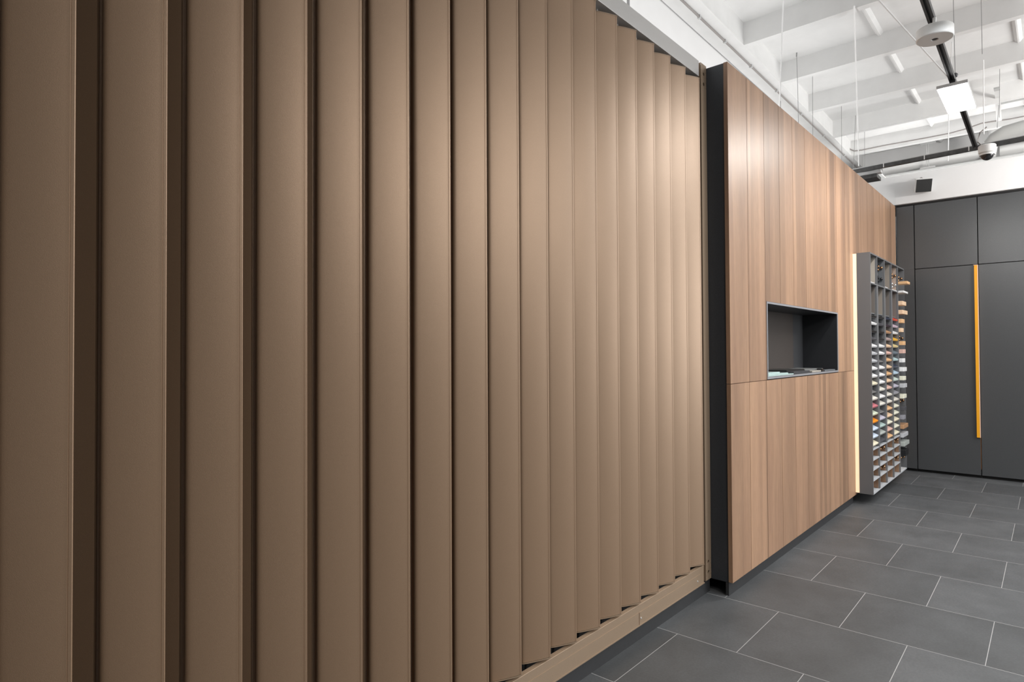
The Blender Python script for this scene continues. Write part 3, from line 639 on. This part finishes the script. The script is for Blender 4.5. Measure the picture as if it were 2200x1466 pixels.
for i in range(3): bm.faces.new((lo[i], lo[(i+1) % 3], hi[(i+1) % 3], hi[i]))
bm.faces.new(lo[::-1]); bm.faces.new(hi); child(t, 'gusset', bm, grey_pipe)
bm = bmesh.new(); tube(bm, [(9.19, 1.755, 3.78), (9.19, 1.62, 3.60)], 0.008, 8); child(t, 'brace', bm, whitepl, 50)
# slotted channel on the ceiling, upper right
t = thing('ceiling_channel', 'pale grey mounting channel crossed by a white strut near the right ceiling edge', 'mounting channel', (8.3, 0.3, 4.1))
cbox(t, 'channel', grey_pipe, 8.40, 8.45, -1.5, 0.47, 4.05, 4.075)
bm = bmesh.new(); hull8(bm, [(7.93, 0.415, 4.035), (7.93, 0.455, 4.035), (9.0, 0.505, 4.035), (9.0, 0.455, 4.035)], [(7.93, 0.415, 4.048), (7.93, 0.455, 4.048), (9.0, 0.505, 4.048), (9.0, 0.455, 4.048)]); child(t, 'strut', bm, pipe_m)
cbox(t, 'strut_end', grey_pipe, 7.85, 7.929, 0.41, 0.458, 4.035, 4.049)

# ropes and wires
def line(name, label, cat, a, b, r, m, extra=()):
    bm = bmesh.new(); tube(bm, [a, *extra, b], r, 6); tag(obj(name, bm, m, None, 60), label, cat)
line('hanging_rope', 'taut white rope dropping from the ceiling to the near end of the wood partition', 'rope', (4.9, 1.539, 4.189), (4.9, 1.587, 3.119), 0.005, rope_m)
line('hanging_rope', 'white rope running from a ceiling joist to the left end of the tray', 'rope', (5.15, 1.114, 3.999), (7.25, 1.545, 3.35), 0.005, rope_m)
line('hanging_rope', 'slanting white rope passing behind the round white fitting to the ceiling track', 'rope', (3.66, 1.025, 3.83), (5.3, 0.553, 3.334), 0.005, rope_m)
line('hanging_rope', 'short white rope right of the ceiling track, between round fitting and light panel', 'rope', (5.2, 0.526, 3.548), (5.3, 0.545, 3.334), 0.004, rope_m)
line('hanging_rope', 'white rope hanging to the right of the glowing light panel', 'rope', (6.9, 0.470, 4.0), (6.9, 0.476, 3.335), 0.005, rope_m)
line('hanging_rope', 'thin white rope hanging straight below the corner of the glowing light panel', 'rope', (8.2, 0.862, 4.189), (8.2, 0.881, 3.477), 0.005, rope_m)
W = [('thin grey wire just left of the white rope nearest the bronze screen', (6.60, 2.115, 3.99), (6.60, 2.12, 3.4)),
     ('thin grey wire with a hooked top, left of the other wires over the partition', (6.07, 1.797, 4.189), (6.12, 1.797, 3.121)),
     ('thin grey wire dropping to the wood partition, second from the ceiling corner', (6.64, 1.818, 4.189), (6.64, 1.826, 3.121)),
     ('thin grey wire dropping over the middle of the wood partition top', (7.73, 1.816, 4.189), (7.73, 1.822, 3.121)),
     ('slightly slanted grey wire with a hooked top near the end of the cable tray', (8.15, 1.764, 4.189), (8.15, 1.815, 3.121)),
     ('rightmost thin grey wire over the far end of the wood partition', (8.84, 1.814, 4.189), (8.84, 1.822, 3.477)),
     ('thin grey wire holding a small dark weight between round fitting and light panel', (5.5, 0.545, 4.189), (5.5, 0.540, 3.42)),
     ('faint grey wire right of the round white ceiling fitting, high up', (5.7, 0.396, 4.189), (5.7, 0.395, 3.60)),
     ('thin grey wire hanging at the right edge above the flexible duct', (7.754, 0.402, 4.189), (7.72, 0.41, 3.70)),
     ('dark thin wire dropping from the mounting channel to the flexible duct', (8.42, 0.45, 4.049), (8.3, 0.46, 3.765))]
for i, (lb, a, b) in enumerate(W): line('suspension_wire', lb, 'wire', a, b, 0.0022, wire_m)
line('wire_hook', 'small grey hook on the ceiling slab holding the leftmost hooked wire', 'hook', (6.05, 1.79, 4.189), (6.075, 1.80, 4.165), 0.005, wire_m)
bm = bmesh.new(); bmesh.ops.create_icosphere(bm, subdivisions=2, radius=0.018, matrix=Matrix.Translation((5.5, 0.54, 3.42)))
tag(obj('cable_grip', bm, metal_dark, None, 60), 'small dark round grip at the end of a thin wire near the light panel', 'cable grip')
line('hanging_cable', 'thick dark grey cable dropping behind the top rail of the bronze louvre screen', 'cable', (3.35, 1.98, 4.189), (3.35, 1.975, 3.0), 0.009, wire_m)
